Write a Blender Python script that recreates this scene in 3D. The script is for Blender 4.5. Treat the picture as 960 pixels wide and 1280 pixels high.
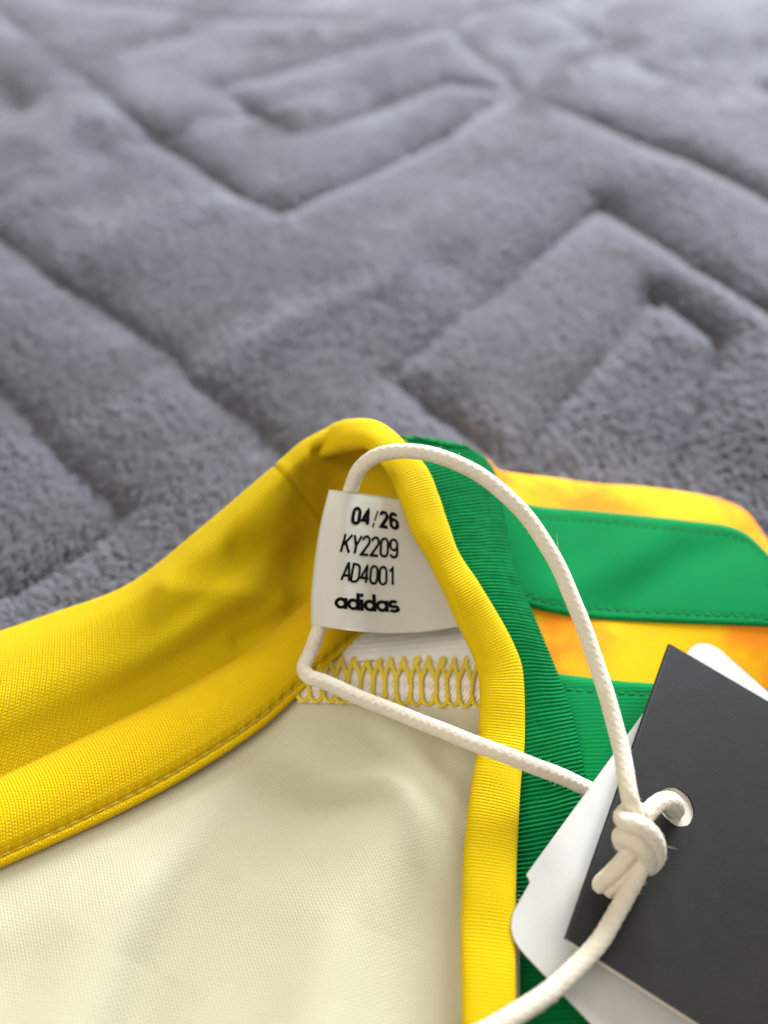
import bpy, math, random
import numpy as np
from mathutils import Matrix, Vector

for o in list(bpy.data.objects): bpy.data.objects.remove(o)
SC = bpy.context.scene
COL = SC.collection
rng = np.random.default_rng(7)
random.seed(7)

# ------------------------------------------------------------------ camera
# all lengths below are centimetres, turned into metres when a mesh is written
CM = 0.01
CAM_H, PITCH, FPX = 13.0, math.radians(50), 1000.0
SN, CS = math.sin(PITCH), math.cos(PITCH)
cam_data = bpy.data.cameras.new('camera')
cam = bpy.data.objects.new('camera', cam_data); COL.objects.link(cam)
cam.location = (0, 0, CAM_H*CM)
cam.rotation_euler = (math.radians(90)-PITCH, 0, 0)
cam_data.sensor_fit = 'VERTICAL'; cam_data.sensor_height = 36; cam_data.lens = 36*FPX/1280
cam_data.clip_start = 0.005; cam_data.clip_end = 20
cam_data.dof.use_dof = True; cam_data.dof.focus_distance = 0.114
cam_data.dof.aperture_fstop = 8.8
SC.camera = cam

# ------------------------------------------------------------------ light: soft room light and a window behind on the right
W = bpy.data.worlds.new('World'); SC.world = W; W.use_nodes = True
bg = W.node_tree.nodes['Background']
bg.inputs[0].default_value = (1.0, 0.965, 0.91, 1); bg.inputs[1].default_value = 0.37
def area(name, loc, target, sx, sy, power, col):
    d = bpy.data.lights.new(name, 'AREA'); d.shape = 'RECTANGLE'; d.size = sx; d.size_y = sy
    d.energy = power; d.color = col
    o = bpy.data.objects.new(name, d); COL.objects.link(o); o.location = loc
    o.rotation_euler = (Vector(target)-Vector(loc)).to_track_quat('-Z', 'Y').to_euler()
    return o
area('window_light', (0.52, 0.98, 0.46), (0.16, 0.42, 0.0), 0.7, 0.5, 40, (0.86, 0.935, 1.0))
area('ceiling_light', (-0.75, -0.25, 1.3), (0.0, 0.10, 0.0), 0.9, 0.9, 12.5, (1.0, 0.93, 0.82))
SC.view_settings.view_transform = 'Standard'; SC.view_settings.look = 'None'
SC.view_settings.exposure = 0.0; SC.view_settings.gamma = 1.0
SC.render.engine = 'CYCLES'
SC.cycles.use_denoising = True
SC.cycles.max_bounces = 6; SC.cycles.diffuse_bounces = 4; SC.cycles.transmission_bounces = 4

# ------------------------------------------------------------------ helpers
def Pd(px, py, d):
    """world point (cm) whose place in the photograph is (px, py), d in front of the camera"""
    xc = (np.asarray(px, float)-480)/FPX; yc = (640-np.asarray(py, float))/FPX; d = np.asarray(d, float)
    return np.stack([xc*d, d*(CS+yc*SN), CAM_H+d*(yc*CS-SN)], -1)
def Pz(px, py, z):
    yc = (640-np.asarray(py, float))/FPX
    return Pd(px, py, (CAM_H-np.asarray(z, float))/(SN-yc*CS))
def proj(p):
    v = p-np.array([0, 0, CAM_H]); U = v[..., 1]*SN+v[..., 2]*CS; F = v[..., 1]*CS-v[..., 2]*SN
    return 480+FPX*v[..., 0]/F, 640-FPX*U/F
def cr(pts, n, even=True):
    """smooth curve through points, n samples"""
    P = np.asarray(pts, float)
    if len(P) == 2: return P[0]+(P[1]-P[0])*np.linspace(0, 1, n)[:, None]
    t = np.concatenate([[0], np.cumsum(np.maximum(np.linalg.norm(np.diff(P, axis=0), axis=1), 1e-6)**0.5)])
    m = np.zeros_like(P)
    m[1:-1] = (P[2:]-P[:-2])/(t[2:]-t[:-2])[:, None]
    m[0] = (P[1]-P[0])/(t[1]-t[0]); m[-1] = (P[-1]-P[-2])/(t[-1]-t[-2])
    def ev(q):
        k = np.clip(np.searchsorted(t, q, 'right')-1, 0, len(t)-2); h = (t[k+1]-t[k]); s = ((q-t[k])/h)[:, None]; h = h[:, None]
        return (2*s**3-3*s**2+1)*P[k]+(s**3-2*s**2+s)*h*m[k]+(-2*s**3+3*s**2)*P[k+1]+(s**3-s**2)*h*m[k+1]
    q = np.linspace(0, t[-1], max(n*4, 400)); c = ev(q)
    if not even: return ev(np.linspace(0, t[-1], n))
    L = np.concatenate([[0], np.cumsum(np.linalg.norm(np.diff(c, axis=0), axis=1))])
    return ev(np.interp(np.linspace(0, L[-1], n), L, q))
def interp_rows(rows, ts, nv):
    """rows [k][n][3] at parameters ts, smooth (cubic) across to nv rows"""
    R = np.asarray(rows, float); ts = np.asarray(ts, float)
    m = np.zeros_like(R)
    m[1:-1] = (R[2:]-R[:-2])/(ts[2:]-ts[:-2])[:, None, None]
    m[0] = (R[1]-R[0])/(ts[1]-ts[0]); m[-1] = (R[-1]-R[-2])/(ts[-1]-ts[-2])
    q = np.linspace(ts[0], ts[-1], nv)
    k = np.clip(np.searchsorted(ts, q, 'right')-1, 0, len(ts)-2); h = (ts[k+1]-ts[k]); s = ((q-ts[k])/h)[:, None, None]; h = h[:, None, None]
    return (2*s**3-3*s**2+1)*R[k]+(s**3-2*s**2+s)*h*m[k]+(-2*s**3+3*s**2)*R[k+1]+(s**3-s**2)*h*m[k+1]
def normals(G):
    du = np.gradient(G, axis=1); dv = np.gradient(G, axis=0)
    n = np.cross(du, dv); n /= np.maximum(np.linalg.norm(n, axis=-1, keepdims=True), 1e-9)
    c = np.array([0, 0, CAM_H])-G
    if (n*c).sum() < 0: n = -n
    return n
def arclen(G):
    u = np.concatenate([np.zeros((G.shape[0], 1)), np.cumsum(np.linalg.norm(np.diff(G, axis=1), axis=2), axis=1)], 1)
    v = np.concatenate([np.zeros((1, G.shape[1])), np.cumsum(np.linalg.norm(np.diff(G, axis=0), axis=2), axis=0)], 0)
    return u, v
def link(name, me, parent=None):
    o = bpy.data.objects.new(name, me); COL.objects.link(o)
    if parent is not None: o.parent = parent
    return o
def mesh_np(name, V, F, mat, parent=None, uv=None, smooth=True):
    me = bpy.data.meshes.new(name)
    me.from_pydata((np.asarray(V)*CM).tolist(), [], [tuple(int(i) for i in f) for f in F])
    if uv is not None:
        L = me.uv_layers.new(name='UVMap'); idx = np.empty(len(me.loops), int); me.loops.foreach_get('vertex_index', idx)
        L.data.foreach_set('uv', np.asarray(uv)[idx].astype(np.float32).ravel())
    if smooth: me.polygons.foreach_set('use_smooth', np.ones(len(me.polygons), bool))
    me.materials.append(mat); me.update()
    return link(name, me, parent)
def grid_faces(nv, nu, cu=False, cv=False):
    i = np.arange(nv if cv else nv-1)[:, None]; j = np.arange(nu if cu else nu-1)[None, :]
    a = i*nu+j; b = i*nu+(j+1) % nu; c = ((i+1) % nv)*nu+(j+1) % nu; d = ((i+1) % nv)*nu+j
    return np.stack([a+0*j, b+0*i, c, d+0*j], -1).reshape(-1, 4)
def cloth(name, G, mat, parent, uv=None, thick=0.06, face_cam=True):
    """a sheet with thickness: grid in front, offset copy behind, closed rim"""
    nv, nu = G.shape[:2]; N = normals(G)
    if uv is None: uv = arclen(G)
    B = G-N*thick
    V = np.concatenate([G.reshape(-1, 3), B.reshape(-1, 3)]); n = nv*nu
    F = grid_faces(nv, nu)
    # wind the front so that its normal follows N
    a, b, d = G[0, 0], G[0, 1], G[1, 0]
    if np.dot(np.cross(G[nv//2, nu//2+1]-G[nv//2, nu//2], G[nv//2+1, nu//2]-G[nv//2, nu//2]), N[nv//2, nu//2]) < 0: F = F[:, ::-1]
    FB = F[:, ::-1]+n
    rim = [(0, j) for j in range(nu)]+[(i, nu-1) for i in range(1, nv)]+[(nv-1, j) for j in range(nu-2, -1, -1)]+[(i, 0) for i in range(nv-2, 0, -1)]
    r = np.array([i*nu+j for i, j in rim]); rn = np.roll(r, -1)
    FR = np.stack([r, rn, rn+n, r+n], -1)
    UV = np.stack([uv[0].ravel(), uv[1].ravel()], -1)
    return mesh_np(name, V, np.concatenate([F, FB, FR]), mat, parent, np.concatenate([UV, UV]))
def frames(C):
    T = np.gradient(C, axis=0); T /= np.linalg.norm(T, axis=1, keepdims=True)
    N = np.zeros_like(C); ref = np.array([0, 0, 1.0]) if abs(T[0, 2]) < .9 else np.array([1.0, 0, 0])
    n = ref-T[0]*(ref@T[0]); n /= np.linalg.norm(n)
    for i in range(len(C)):
        n = n-T[i]*(n@T[i]); n /= np.linalg.norm(n); N[i] = n
    return T, N, np.cross(T, N)
def tube(name, C, r, mat, parent, ns=8, uvs=True, relief=None, caps=True):
    """round cord along C (cm); relief(u_angle, v_len) adds to the radius"""
    C = np.asarray(C, float); T, N, B = frames(C)
    a = np.linspace(0, 2*np.pi, ns, endpoint=False)
    L = np.concatenate([[0], np.cumsum(np.linalg.norm(np.diff(C, axis=0), axis=1))])
    r = np.broadcast_to(np.asarray(r, float), (len(C),))
    R = r[:, None]*np.ones(ns)
    if relief is not None: R = R+relief(a[None, :], L[:, None])
    V = C[:, None]+R[..., None]*(np.cos(a)[None, :, None]*N[:, None]+np.sin(a)[None, :, None]*B[:, None])
    n = len(C); VV = V.reshape(-1, 3); F = [tuple(f) for f in grid_faces(n, ns, cu=True)]
    UV = np.stack([np.broadcast_to(a/(2*np.pi), (n, ns)).ravel(), np.broadcast_to(L[:, None], (n, ns)).ravel()], -1)
    if caps:
        VV = np.concatenate([VV, C[:1]-T[:1]*r[0]*.25, C[-1:]+T[-1:]*r[-1]*.25]); UV = np.concatenate([UV, UV[:1], UV[-1:]])
        q = n*ns
        F += [(q, (j+1) % ns, j) for j in range(ns)]+[(q+1, (n-1)*ns+j, (n-1)*ns+(j+1) % ns) for j in range(ns)]
    me = bpy.data.meshes.new(name); me.from_pydata((VV*CM).tolist(), [], [tuple(int(i) for i in f) for f in F])
    l = me.uv_layers.new(name='UVMap'); idx = np.empty(len(me.loops), int); me.loops.foreach_get('vertex_index', idx)
    l.data.foreach_set('uv', UV[idx].astype(np.float32).ravel())
    me.polygons.foreach_set('use_smooth', np.ones(len(me.polygons), bool)); me.materials.append(mat)
    return link(name, me, parent)
def thing(name, label, cat, loc, group=None):
    o = bpy.data.objects.new(name, None); COL.objects.link(o)
    o.empty_display_size = .01; o['label'] = label; o['category'] = cat
    if group: o['group'] = group
    return o
def vnoise(x, y, seed=0):
    """smooth value noise in [0,1]"""
    xi = np.floor(x).astype(int); yi = np.floor(y).astype(int); fx = x-xi; fy = y-yi
    fx = fx*fx*(3-2*fx); fy = fy*fy*(3-2*fy)
    def h(a, b):
        n = (a*374761393+b*668265263+seed*974634777) & 0xffffffff
        n = ((n ^ (n >> 13))*1274126177) & 0xffffffff
        return ((n ^ (n >> 16)) & 0xffff)/65535.0
    return (h(xi, yi)*(1-fx)+h(xi+1, yi)*fx)*(1-fy)+(h(xi, yi+1)*(1-fx)+h(xi+1, yi+1)*fx)*fy
def sstep(a, b, x):
    t = np.clip((x-a)/(b-a), 0, 1); return t*t*(3-2*t)
def segdist(P, a, b):
    ab = b-a; t = np.clip(((P-a)@ab)/max(ab@ab, 1e-9), 0, 1)
    return np.linalg.norm(P-(a+t[..., None]*ab), axis=-1)
def polydist(P, pts):
    pts = np.asarray(pts, float)
    return np.min([segdist(P, pts[i], pts[i+1]) for i in range(len(pts)-1)], axis=0)

# ------------------------------------------------------------------ materials
class NT:
    def __init__(s, name):
        s.m = bpy.data.materials.new(name); s.m.use_nodes = True; s.t = s.m.node_tree; s.n = s.t.nodes
        s.b = s.n['Principled BSDF']; s.out = s.n['Material Output']
    def L(s, a, b): s.t.links.new(a, b)
    def put(s, sock, v):
        if hasattr(v, 'is_output'): s.L(v, sock)
        else: sock.default_value = v
    def math(s, op, a, b=0.0, c=None):
        n = s.n.new('ShaderNodeMath'); n.operation = op; s.put(n.inputs[0], a); s.put(n.inputs[1], b)
        if c is not None: s.put(n.inputs[2], c)
        return n.outputs[0]
    def uv(s):
        n = s.n.new('ShaderNodeUVMap'); n.uv_map = 'UVMap'; x = s.n.new('ShaderNodeSeparateXYZ'); s.L(n.outputs[0], x.inputs[0])
        return n.outputs[0], x.outputs[0], x.outputs[1]
    def obj(s): return s.n.new('ShaderNodeTexCoord').outputs['Object']
    def noise(s, vec, scale, detail=3, rough=.55, dist=0):
        n = s.n.new('ShaderNodeTexNoise'); s.L(vec, n.inputs['Vector']); n.inputs['Scale'].default_value = scale
        n.inputs['Detail'].default_value = detail; n.inputs['Roughness'].default_value = rough; n.inputs['Distortion'].default_value = dist
        return n.outputs[0]
    def ramp(s, fac, stops):
        n = s.n.new('ShaderNodeValToRGB'); s.L(fac, n.inputs[0]); e = n.color_ramp.elements
        while len(e) < len(stops): e.new(.5)
        for i, (p, c) in enumerate(stops): e[i].position = p; e[i].color = (*c, 1)
        return n.outputs[0]
    def bump(s, h, dist, strength=1.0, prev=None):
        n = s.n.new('ShaderNodeBump'); s.put(n.inputs['Height'], h); n.inputs['Distance'].default_value = dist*CM; n.inputs['Strength'].default_value = strength
        if prev is not None: s.L(prev, n.inputs['Normal'])
        s.L(n.outputs[0], s.b.inputs['Normal']); return n.outputs[0]
    def set(s, **k):
        for a, v in k.items(): s.put(s.b.inputs[a.replace('_', ' ')], v)
        return s.m
def knit(name, c0, c1, pu, pv, depth, rough=.75, sheen=.25, slant=0.0, spec=.25, patches=None, sss=0.0):
    """jersey knit: rows of small stitches, period pu x pv cm in the cloth's own coordinates"""
    k = NT(name); vec, u, v = k.uv()
    wob = k.math('MULTIPLY', k.math('SUBTRACT', k.noise(vec, 1.3, 2), .5), pu*1.6)
    u2 = k.math('ADD', k.math('ADD', u, wob), k.math('MULTIPLY', v, slant))
    a = k.math('ABSOLUTE', k.math('SINE', k.math('MULTIPLY', u2, math.pi/pu)))
    tri = k.math('PINGPONG', k.math('DIVIDE', u2, pu), 1.0)
    b = k.math('SINE', k.math('MULTIPLY', k.math('ADD', k.math('DIVIDE', v, pv), k.math('MULTIPLY', tri, .6)), 2*math.pi))
    h = k.math('ADD', k.math('POWER', a, .6), k.math('MULTIPLY', b, .28))
    h = k.math('ADD', h, k.math('MULTIPLY', k.noise(vec, 14/pu*.1, 2), .35))
    k.bump(h, depth)
    f = k.noise(vec, .55, 4)
    col = k.ramp(f, patches) if patches else k.ramp(f, [(.3, c0), (.7, c1)])
    k.set(Base_Color=col, Roughness=rough, Sheen_Weight=sheen, Sheen_Roughness=.45, Specular_IOR_Level=spec)
    return k.m
YEL0, YEL1 = (.68, .468, .003), (.735, .51, .004)
M_collar = knit('yellow collar knit', YEL0, YEL1, .045, .05, .012, slant=.35, sheen=.04, spec=.08)
M_tape = knit('yellow tape knit', (.74, .475, .003), (.785, .51, .004), .042, .05, .009, sheen=.04, spec=.08)
M_roll = knit('yellow rolled rib', YEL0, YEL1, .042, .05, .004, sheen=.04, spec=.08)
M_cream = knit('cream mesh lining', (.58, .543, .375), (.64, .60, .435), .043, .05, .004, rough=.55, sheen=.1, spec=.15, slant=.12)
M_green = knit('green rib knit', (.004, .165, .042), (.005, .195, .052), .05, .05, .004, rough=.8, sheen=.0, spec=.04)
M_stripe = knit('green stripe knit', (.004, .195, .052), (.005, .22, .06), .06, .035, .005, rough=.8, sheen=.0, spec=.04)
M_dye = knit('yellow and orange dyed knit', YEL0, YEL1, .05, .045, .005, rough=.7, sheen=.02, spec=.06,
             patches=[(.34, (.74, .49, .005)), (.47, (.79, .42, .007)), (.57, (.80, .27, .01)), (.7, (.78, .20, .012))])
M_white_rib = knit('white ribbed tape', (.74, .73, .69), (.80, .78, .74), .05, .05, .003)
M_seam = knit('pale twill seam', (.88, .79, .73), (.92, .86, .80), .05, .2, .014, slant=.55)
def thread_mat(name, col, rough=.6, scale=30):
    k = NT(name); vec, u, v = k.uv()
    h = k.math('SINE', k.math('ADD', k.math('MULTIPLY', v, 2*math.pi/.035), k.math('MULTIPLY', u, 4*math.pi)))
    k.bump(h, .006); return k.set(Base_Color=(*col, 1), Roughness=rough, Sheen_Weight=.2)
M_ythread = thread_mat('yellow thread', (.98, .74, .025))
_g = NT('green thread'); M_tapestitch = thread_mat('golden thread', (.80, .53, .006)); M_gthread = _g.set(Base_Color=(.007, .25, .07, 1), Roughness=.7)
def label_mat():
    k = NT('white satin label'); vec, u, v = k.uv()
    h = k.math('ADD', k.math('SINE', k.math('MULTIPLY', k.math('ADD', u, v), 2*math.pi/.022)), k.math('MULTIPLY', k.math('SINE', k.math('MULTIPLY', k.math('SUBTRACT', v, u), 2*math.pi/.028)), .6))
    k.bump(h, .0012)
    k.set(Base_Color=k.ramp(k.noise(vec, 1.0, 2), [(.3, (.91, .885, .81)), (.7, (.94, .915, .855))]), Roughness=.38, Specular_IOR_Level=.5, Anisotropic=.4)
    tr = k.n.new('ShaderNodeBsdfTranslucent'); tr.inputs[0].default_value = (.92, .89, .78, 1)
    mx = k.n.new('ShaderNodeMixShader'); mx.inputs[0].default_value = .32
    k.L(k.b.outputs[0], mx.inputs[1]); k.L(tr.outputs[0], mx.inputs[2]); k.L(mx.outputs[0], k.out.inputs[0])
    return k.m
M_label = label_mat()
def ink_mat():
    k = NT('black print'); k.set(Base_Color=(.006, .005, .006, 1), Roughness=.9, Specular_IOR_Level=.05); return k.m
M_ink = ink_mat()
def cord_mat():
    k = NT('cream cotton cord'); vec, u, v = k.uv(); o = k.obj()
    k.bump(k.noise(o, 9000, 3, .7), .006)
    return k.set(Base_Color=k.ramp(k.noise(o, 900, 4), [(.3, (.72, .635, .50)), (.7, (.80, .725, .59))]), Roughness=.85, Sheen_Weight=.35, Specular_IOR_Level=.15,
                 Subsurface_Weight=.12, Subsurface_Radius=(.6, .5, .35), Subsurface_Scale=.001)
M_cord = cord_mat()
def card(name, c0, c1, rough, scale=2500, bump=.0012, spec=.4, dust=False):
    k = NT(name); o = k.obj(); n = k.noise(o, scale, 4, .65)
    k.bump(n, bump)
    r = k.noise(o, 120, 4, .6); rr = k.math('ADD', k.math('MULTIPLY', r, .18), rough-.09)
    col = k.ramp(k.noise(o, 300, 5, .6), [(.3, c0), (.7, c1)])
    if dust:        # lint and tiny scuffs on the dark card
        m = k.n.new('ShaderNodeMix'); m.data_type = 'RGBA'; k.L(k.ramp(k.noise(o, 1900, 1, .5), [(.80, (0, 0, 0)), (.86, (.6, .6, .6))]), m.inputs[0]); k.L(col, m.inputs[6]); m.inputs[7].default_value = (.13, .125, .12, 1); col = m.outputs[2]
    return k.set(Base_Color=col, Roughness=rr, Specular_IOR_Level=spec)
M_black = card('matt black card', (.017, .0158, .0146), (.022, .0205, .019), .55, bump=.002, spec=.3, dust=True)
M_wcard = card('white card', (.62, .605, .575), (.66, .645, .615), .55)
M_page = card('cream paper page', (.66, .60, .50), (.72, .66, .56), .8)

# ------------------------------------------------------------------ blanket: quilted cloth with a deep pile
blanket = thing('blanket', 'grey plush blanket quilted in angular bands, spread under the jersey', 'blanket', (0, 0, 0))
GR = [
 [(-160, -90), (0, 22), (105, 95), (200, 172), (270, 222), (355, 264), (430, 226), (520, 180), (640, 120)],
 [(268, 104), (320, 138), (366, 166), (430, 146), (490, 124), (560, 100), (632, 112)],
 [(275, 108), (340, 90), (420, 68), (500, 50), (570, 44), (660, 118), (770, 165), (870, 205), (960, 245), (1150, 330)],
 [(-40, -60), (90, 8), (200, 12), (330, 22), (450, 34)],
 [(-140, 180), (0, 290), (60, 335), (130, 386), (230, 457), (300, 516), (352, 562), (430, 625), (520, 700)],
 [(-140, 380), (0, 490), (62, 545), (118, 603), (152, 640), (104, 682), (40, 722), (-60, 775)],
 [(620, 556), (535, 496), (486, 463), (580, 390), (660, 330), (755, 248), (830, 298), (960, 386), (1120, 490)],
 [(610, 640), (645, 590), (700, 502), (760, 432), (826, 358), (906, 418), (880, 500), (846, 590), (810, 680)],
 [(-60, 60), (0, 108), (30, 137)],
 [(1100, 40), (960, 62), (905, 122), (820, 84), (730, 30), (640, -10)],
 [(960, 110), (1050, 150)], [(560, 40), (640, -15), (760, -40)],
 [(985, 720), (1010, 560), (1040, 500)],
]
GW = [Pz(*np.array(g, float).T, .6)[:, :2] for g in GR]
GS = [.75, .7, .7, .8, 1.1, 1.1, 1.1, 1.6]+[1]*5
DENTS = [(555, 328, 1.6, .22), (632, 368, 1.2, .16), (150, 185, 2.2, .22), (20, 120, 1.6, .2), (690, 585, .9, .15), (300, 150, 2, .15)]
# outline of the jersey on the blanket: the pile under it is pressed flat
SIL = [(-400, 960), (-60, 830), (60, 790), (160, 752), (250, 690), (335, 620), (400, 570), (470, 560), (600, 590), (700, 612), (811, 625), (893, 640), (931, 655), (960, 690), (1100, 900), (1500, 1300)]
def pressed(P):
    px, py = proj(np.concatenate([P, np.full(P.shape[:-1]+(1,), .6)], -1))
    near = P[..., 1] < 1.0
    sy = np.interp(px, [s[0] for s in SIL], [s[1] for s in SIL])
    return np.where(near, 1.0, sstep(5, 70, py-sy))
def blanket_z(P):
    """height of the woven base, P[...,2] in cm"""
    d = np.min([polydist(P, g)/k for g, k in zip(GW, GS)], axis=0)
    far = sstep(18, 40, P[..., 1]); w = .24+.45*far; dp = 1.0-.62*far
    z = .55-dp*(.40*np.exp(-(d/w)**1.2)+.16*np.exp(-(d/1.1)**2))
    z -= .14*np.exp(-(polydist(P, GW[7])/.34)**2)
    z += .30*(vnoise(P[..., 0]/5.5+3, P[..., 1]/5.5, 3)-.5)+.16*(vnoise(P[..., 0]/2.2, P[..., 1]/2.2, 5)-.5)
    z += far*.9*(vnoise(P[..., 0]/9, P[..., 1]/9+5, 8)-.5)
    for x, y, r, a in DENTS:
        c = Pz(x, y, .6)[:2]; z -= a*np.exp(-((P-c)**2).sum(-1)/(r*r*.5))
    q = pressed(P)
    return z*(1-q)+(-.25)*q
xs = np.arange(-42, 52.01, .22); ys = np.arange(-6, 78.01, .22)
XX, YY = np.meshgrid(xs, ys); BP = np.stack([XX, YY], -1)
BZ = blanket_z(BP)
GB = np.concatenate([BP, BZ[..., None]], -1)
def plush_mat(name, hair):
    k = NT(name)
    if hair:
        o = k.n.new('ShaderNodeHairInfo')
        c = k.ramp(o.outputs['Random'], [(0, (.205, .203, .238)), (1, (.345, .343, .39))])
        k.set(Base_Color=c, Roughness=.42, Specular_IOR_Level=.65, Sheen_Weight=.7, Sheen_Roughness=.35, Sheen_Tint=(.85, .92, 1, 1))
        tr = k.n.new('ShaderNodeBsdfTranslucent'); tr.inputs[0].default_value = (.52, .51, .545, 1)
        mx = k.n.new('ShaderNodeMixShader'); mx.inputs[0].default_value = .36
        k.L(k.b.outputs[0], mx.inputs[1]); k.L(tr.outputs[0], mx.inputs[2]); k.L(mx.outputs[0], k.out.inputs[0])
    else:
        o = k.obj(); k.bump(k.noise(o, 700, 4, .7), .3)
        k.set(Base_Color=k.ramp(k.noise(o, 500, 3), [(.3, (.20, .196, .22)), (.7, (.28, .275, .305))]), Roughness=.95, Sheen_Weight=.4, Specular_IOR_Level=.1)
    return k.m
nb = BP.shape[0]*BP.shape[1]
mesh_np('quilted_cloth', GB.reshape(-1, 3), grid_faces(*BP.shape[:2]), plush_mat('grey plush backing', False), blanket)

def make_pile():
    # roots: dense near the lens, thinner and coarser far off
    N = 1500000
    y = rng.uniform(1.5, 66, N); x = rng.uniform(-40, 50, N)
    r = np.sqrt(y**2+CAM_H**2)
    keep = (x > -5-.62*y) & (x < 8+.68*y)
    dens = np.clip((17.0/r)**2.0, .06, 1)*.999
    area_ = 64.5*90; full = N/area_
    want = 1400*dens; p = want/full
    rep = np.floor(p+rng.uniform(0, 1, N)).astype(int)*keep
    idx = np.repeat(np.arange(N), rep); x, y = x[idx]+rng.uniform(-.06, .06, len(idx)), y[idx]+rng.uniform(-.06, .06, len(idx))
    P = np.stack([x, y], -1); q = pressed(P)
    ok = (q < .6) & (rng.uniform(0, 1, len(x)) > q*.8); P = P[ok]; q = q[ok]; n = len(P)
    r = np.sqrt(P[:, 1]**2+CAM_H**2); coarse = np.clip(r/17.0, .8, 3.2)
    # height of the base by bilinear look-up
    fx = (P[:, 0]-xs[0])/.22; fy = (P[:, 1]-ys[0])/.22; ix = np.clip(fx.astype(int), 0, len(xs)-2); iy = np.clip(fy.astype(int), 0, len(ys)-2); ax = fx-ix; ay = fy-iy
    z = BZ[iy, ix]*(1-ax)*(1-ay)+BZ[iy, ix+1]*ax*(1-ay)+BZ[iy+1, ix]*(1-ax)*ay+BZ[iy+1, ix+1]*ax*ay
    gx = (BZ[iy, ix+1]-BZ[iy, ix])/.22; gy = (BZ[iy+1, ix]-BZ[iy, ix])/.22
    nrm = np.stack([-gx, -gy, np.ones(n)], -1); nrm /= np.linalg.norm(nrm, axis=1, keepdims=True)
    # nap: the pile leans, the lean wanders, and small tufts draw their tips together
    ru, rv = P[:, 0]*.8+P[:, 1]*.6, P[:, 1]*.8-P[:, 0]*.6
    ang = 2.3+4.2*(vnoise(ru/4.5, rv/2.0, 21)-.5)+1.5*(vnoise(P[:, 0]/.6, P[:, 1]/.6, 22)-.5)
    amt = .2+.9*vnoise(ru/3.4+9, rv/1.5, 23)**1.5
    lean = np.stack([np.cos(ang)*amt, np.sin(ang)*amt, np.zeros(n)], -1)
    cs = .14; ci = np.floor(P[:, 0]/cs).astype(int); cj = np.floor(P[:, 1]/cs).astype(int)
    def hh(a, b, s):
        k = (a*374761393+b*668265263+s*362437) & 0xffffffff; k = ((k ^ (k >> 13))*1274126177) & 0xffffffff
        return ((k ^ (k >> 16)) & 0xffff)/65535.0
    best = np.full(n, 9.0); cen = np.zeros((n, 2)); cid = np.zeros(n)
    for di in (-1, 0, 1):
        for dj in (-1, 0, 1):
            a, b = ci+di, cj+dj
            c = np.stack([(a+hh(a, b, 1))*cs, (b+hh(a, b, 2))*cs], -1); d = ((P-c)**2).sum(1)
            m = d < best; best[m] = d[m]; cen[m] = c[m]; cid[m] = hh(a, b, 3)[m]
    L = (.27+.03*rng.uniform(-1, 1, n)+.06*(cid-.5)*np.clip(17/r, .2, 1))*(1-.65*q)
    tl = (cid-.5)*1.6
    lean[:, 0] += .10*np.cos(tl*4)*np.clip(17/r, .2, 1); lean[:, 1] += .10*np.sin(tl*4)*np.clip(17/r, .2, 1)
    lean += rng.normal(0, .12, (n, 3))*[1, 1, 0]
    root = np.concatenate([P, z[:, None]-.02], 1)
    att = (.28*np.clip(17/r, .25, 1)**1.5)[:, None]
    K = 3; pts = np.zeros((n, K, 3))
    for k in range(K):
        t = k/(K-1)
        p = root+(nrm*t+lean*t*t)*L[:, None]/np.sqrt(1+.5*(lean**2).sum(1))[:, None]
        p[:, :2] += (cen-P)*att*t**1.3
        pts[:, k] = p
    rad = (.0082*coarse)[:, None]*np.array([1, .9, .4])[None]
    hc = bpy.data.hair_curves.new('pile'); hc.add_curves([K]*n)
    hc.attributes['position'].data.foreach_set('vector', (pts*CM).astype(np.float32).ravel())
    ra = hc.attributes.get('radius') or hc.attributes.new('radius', 'FLOAT', 'POINT')
    ra.data.foreach_set('value', (rad*CM).astype(np.float32).ravel())
    hc.materials.append(plush_mat('grey plush pile', True))
    o = link('pile', hc, blanket); o['kind'] = 'stuff'
    print('pile strands', n)
make_pile()

# ------------------------------------------------------------------ jersey
jersey = thing('jersey', 'yellow and green football jersey with cream inside, open at its collar on the blanket', 'jersey', (0, 0, 0))

# yellow collar band, standing up at the back left
CX = np.array([-280, -70, 60, 160, 250, 335, 388, 440, 545.])
CT = np.array([884, 812, 768, 730, 660, 588, 545, 536, 600.])
CBt = np.array([1106, 1004, 943, 893, 845, 795, 752, 730, 760.])
CZ = {-.22: [.45, .5, .5, .6, .9, 1.3, 1.6, 1.8, 1.8],
      -.06: [1.1, 1.25, 1.35, 1.65, 2.2, 2.8, 3.2, 3.3, 3.0],
      .0: [1.35, 1.55, 1.7, 2.05, 2.62, 3.22, 3.58, 3.62, 3.3],
      .10: [1.6, 1.78, 1.93, 2.25, 2.80, 3.30, 3.52, 3.42, 3.05],
      .22: [1.72, 1.90, 2.02, 2.27, 2.76, 3.12, 3.16, 3.0, 2.75],
      .45: [1.78, 1.93, 2.0, 2.15, 2.42, 2.60, 2.52, 2.4, 2.35],
      .62: [1.72, 1.84, 1.88, 2.02, 2.28, 2.30, 2.10, 2.05, 2.1],
      .8: [1.58, 1.65, 1.66, 1.72, 1.86, 1.92, 1.85, 1.9, 1.95],
      1.05: [1.36, 1.40, 1.40, 1.45, 1.52, 1.6, 1.62, 1.7, 1.75]}
rows = []
for t, zz in CZ.items():
    tt = max(t, 0)
    p = Pz(CX, CT+(CBt-CT)*tt, zz)
    if t < 0: p = Pz(CX, CT, CZ[0.0]); p[:, 2] = zz; p[:, 1] += .10 if t > -.1 else .02
    rows.append(cr(p, 340))
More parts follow.
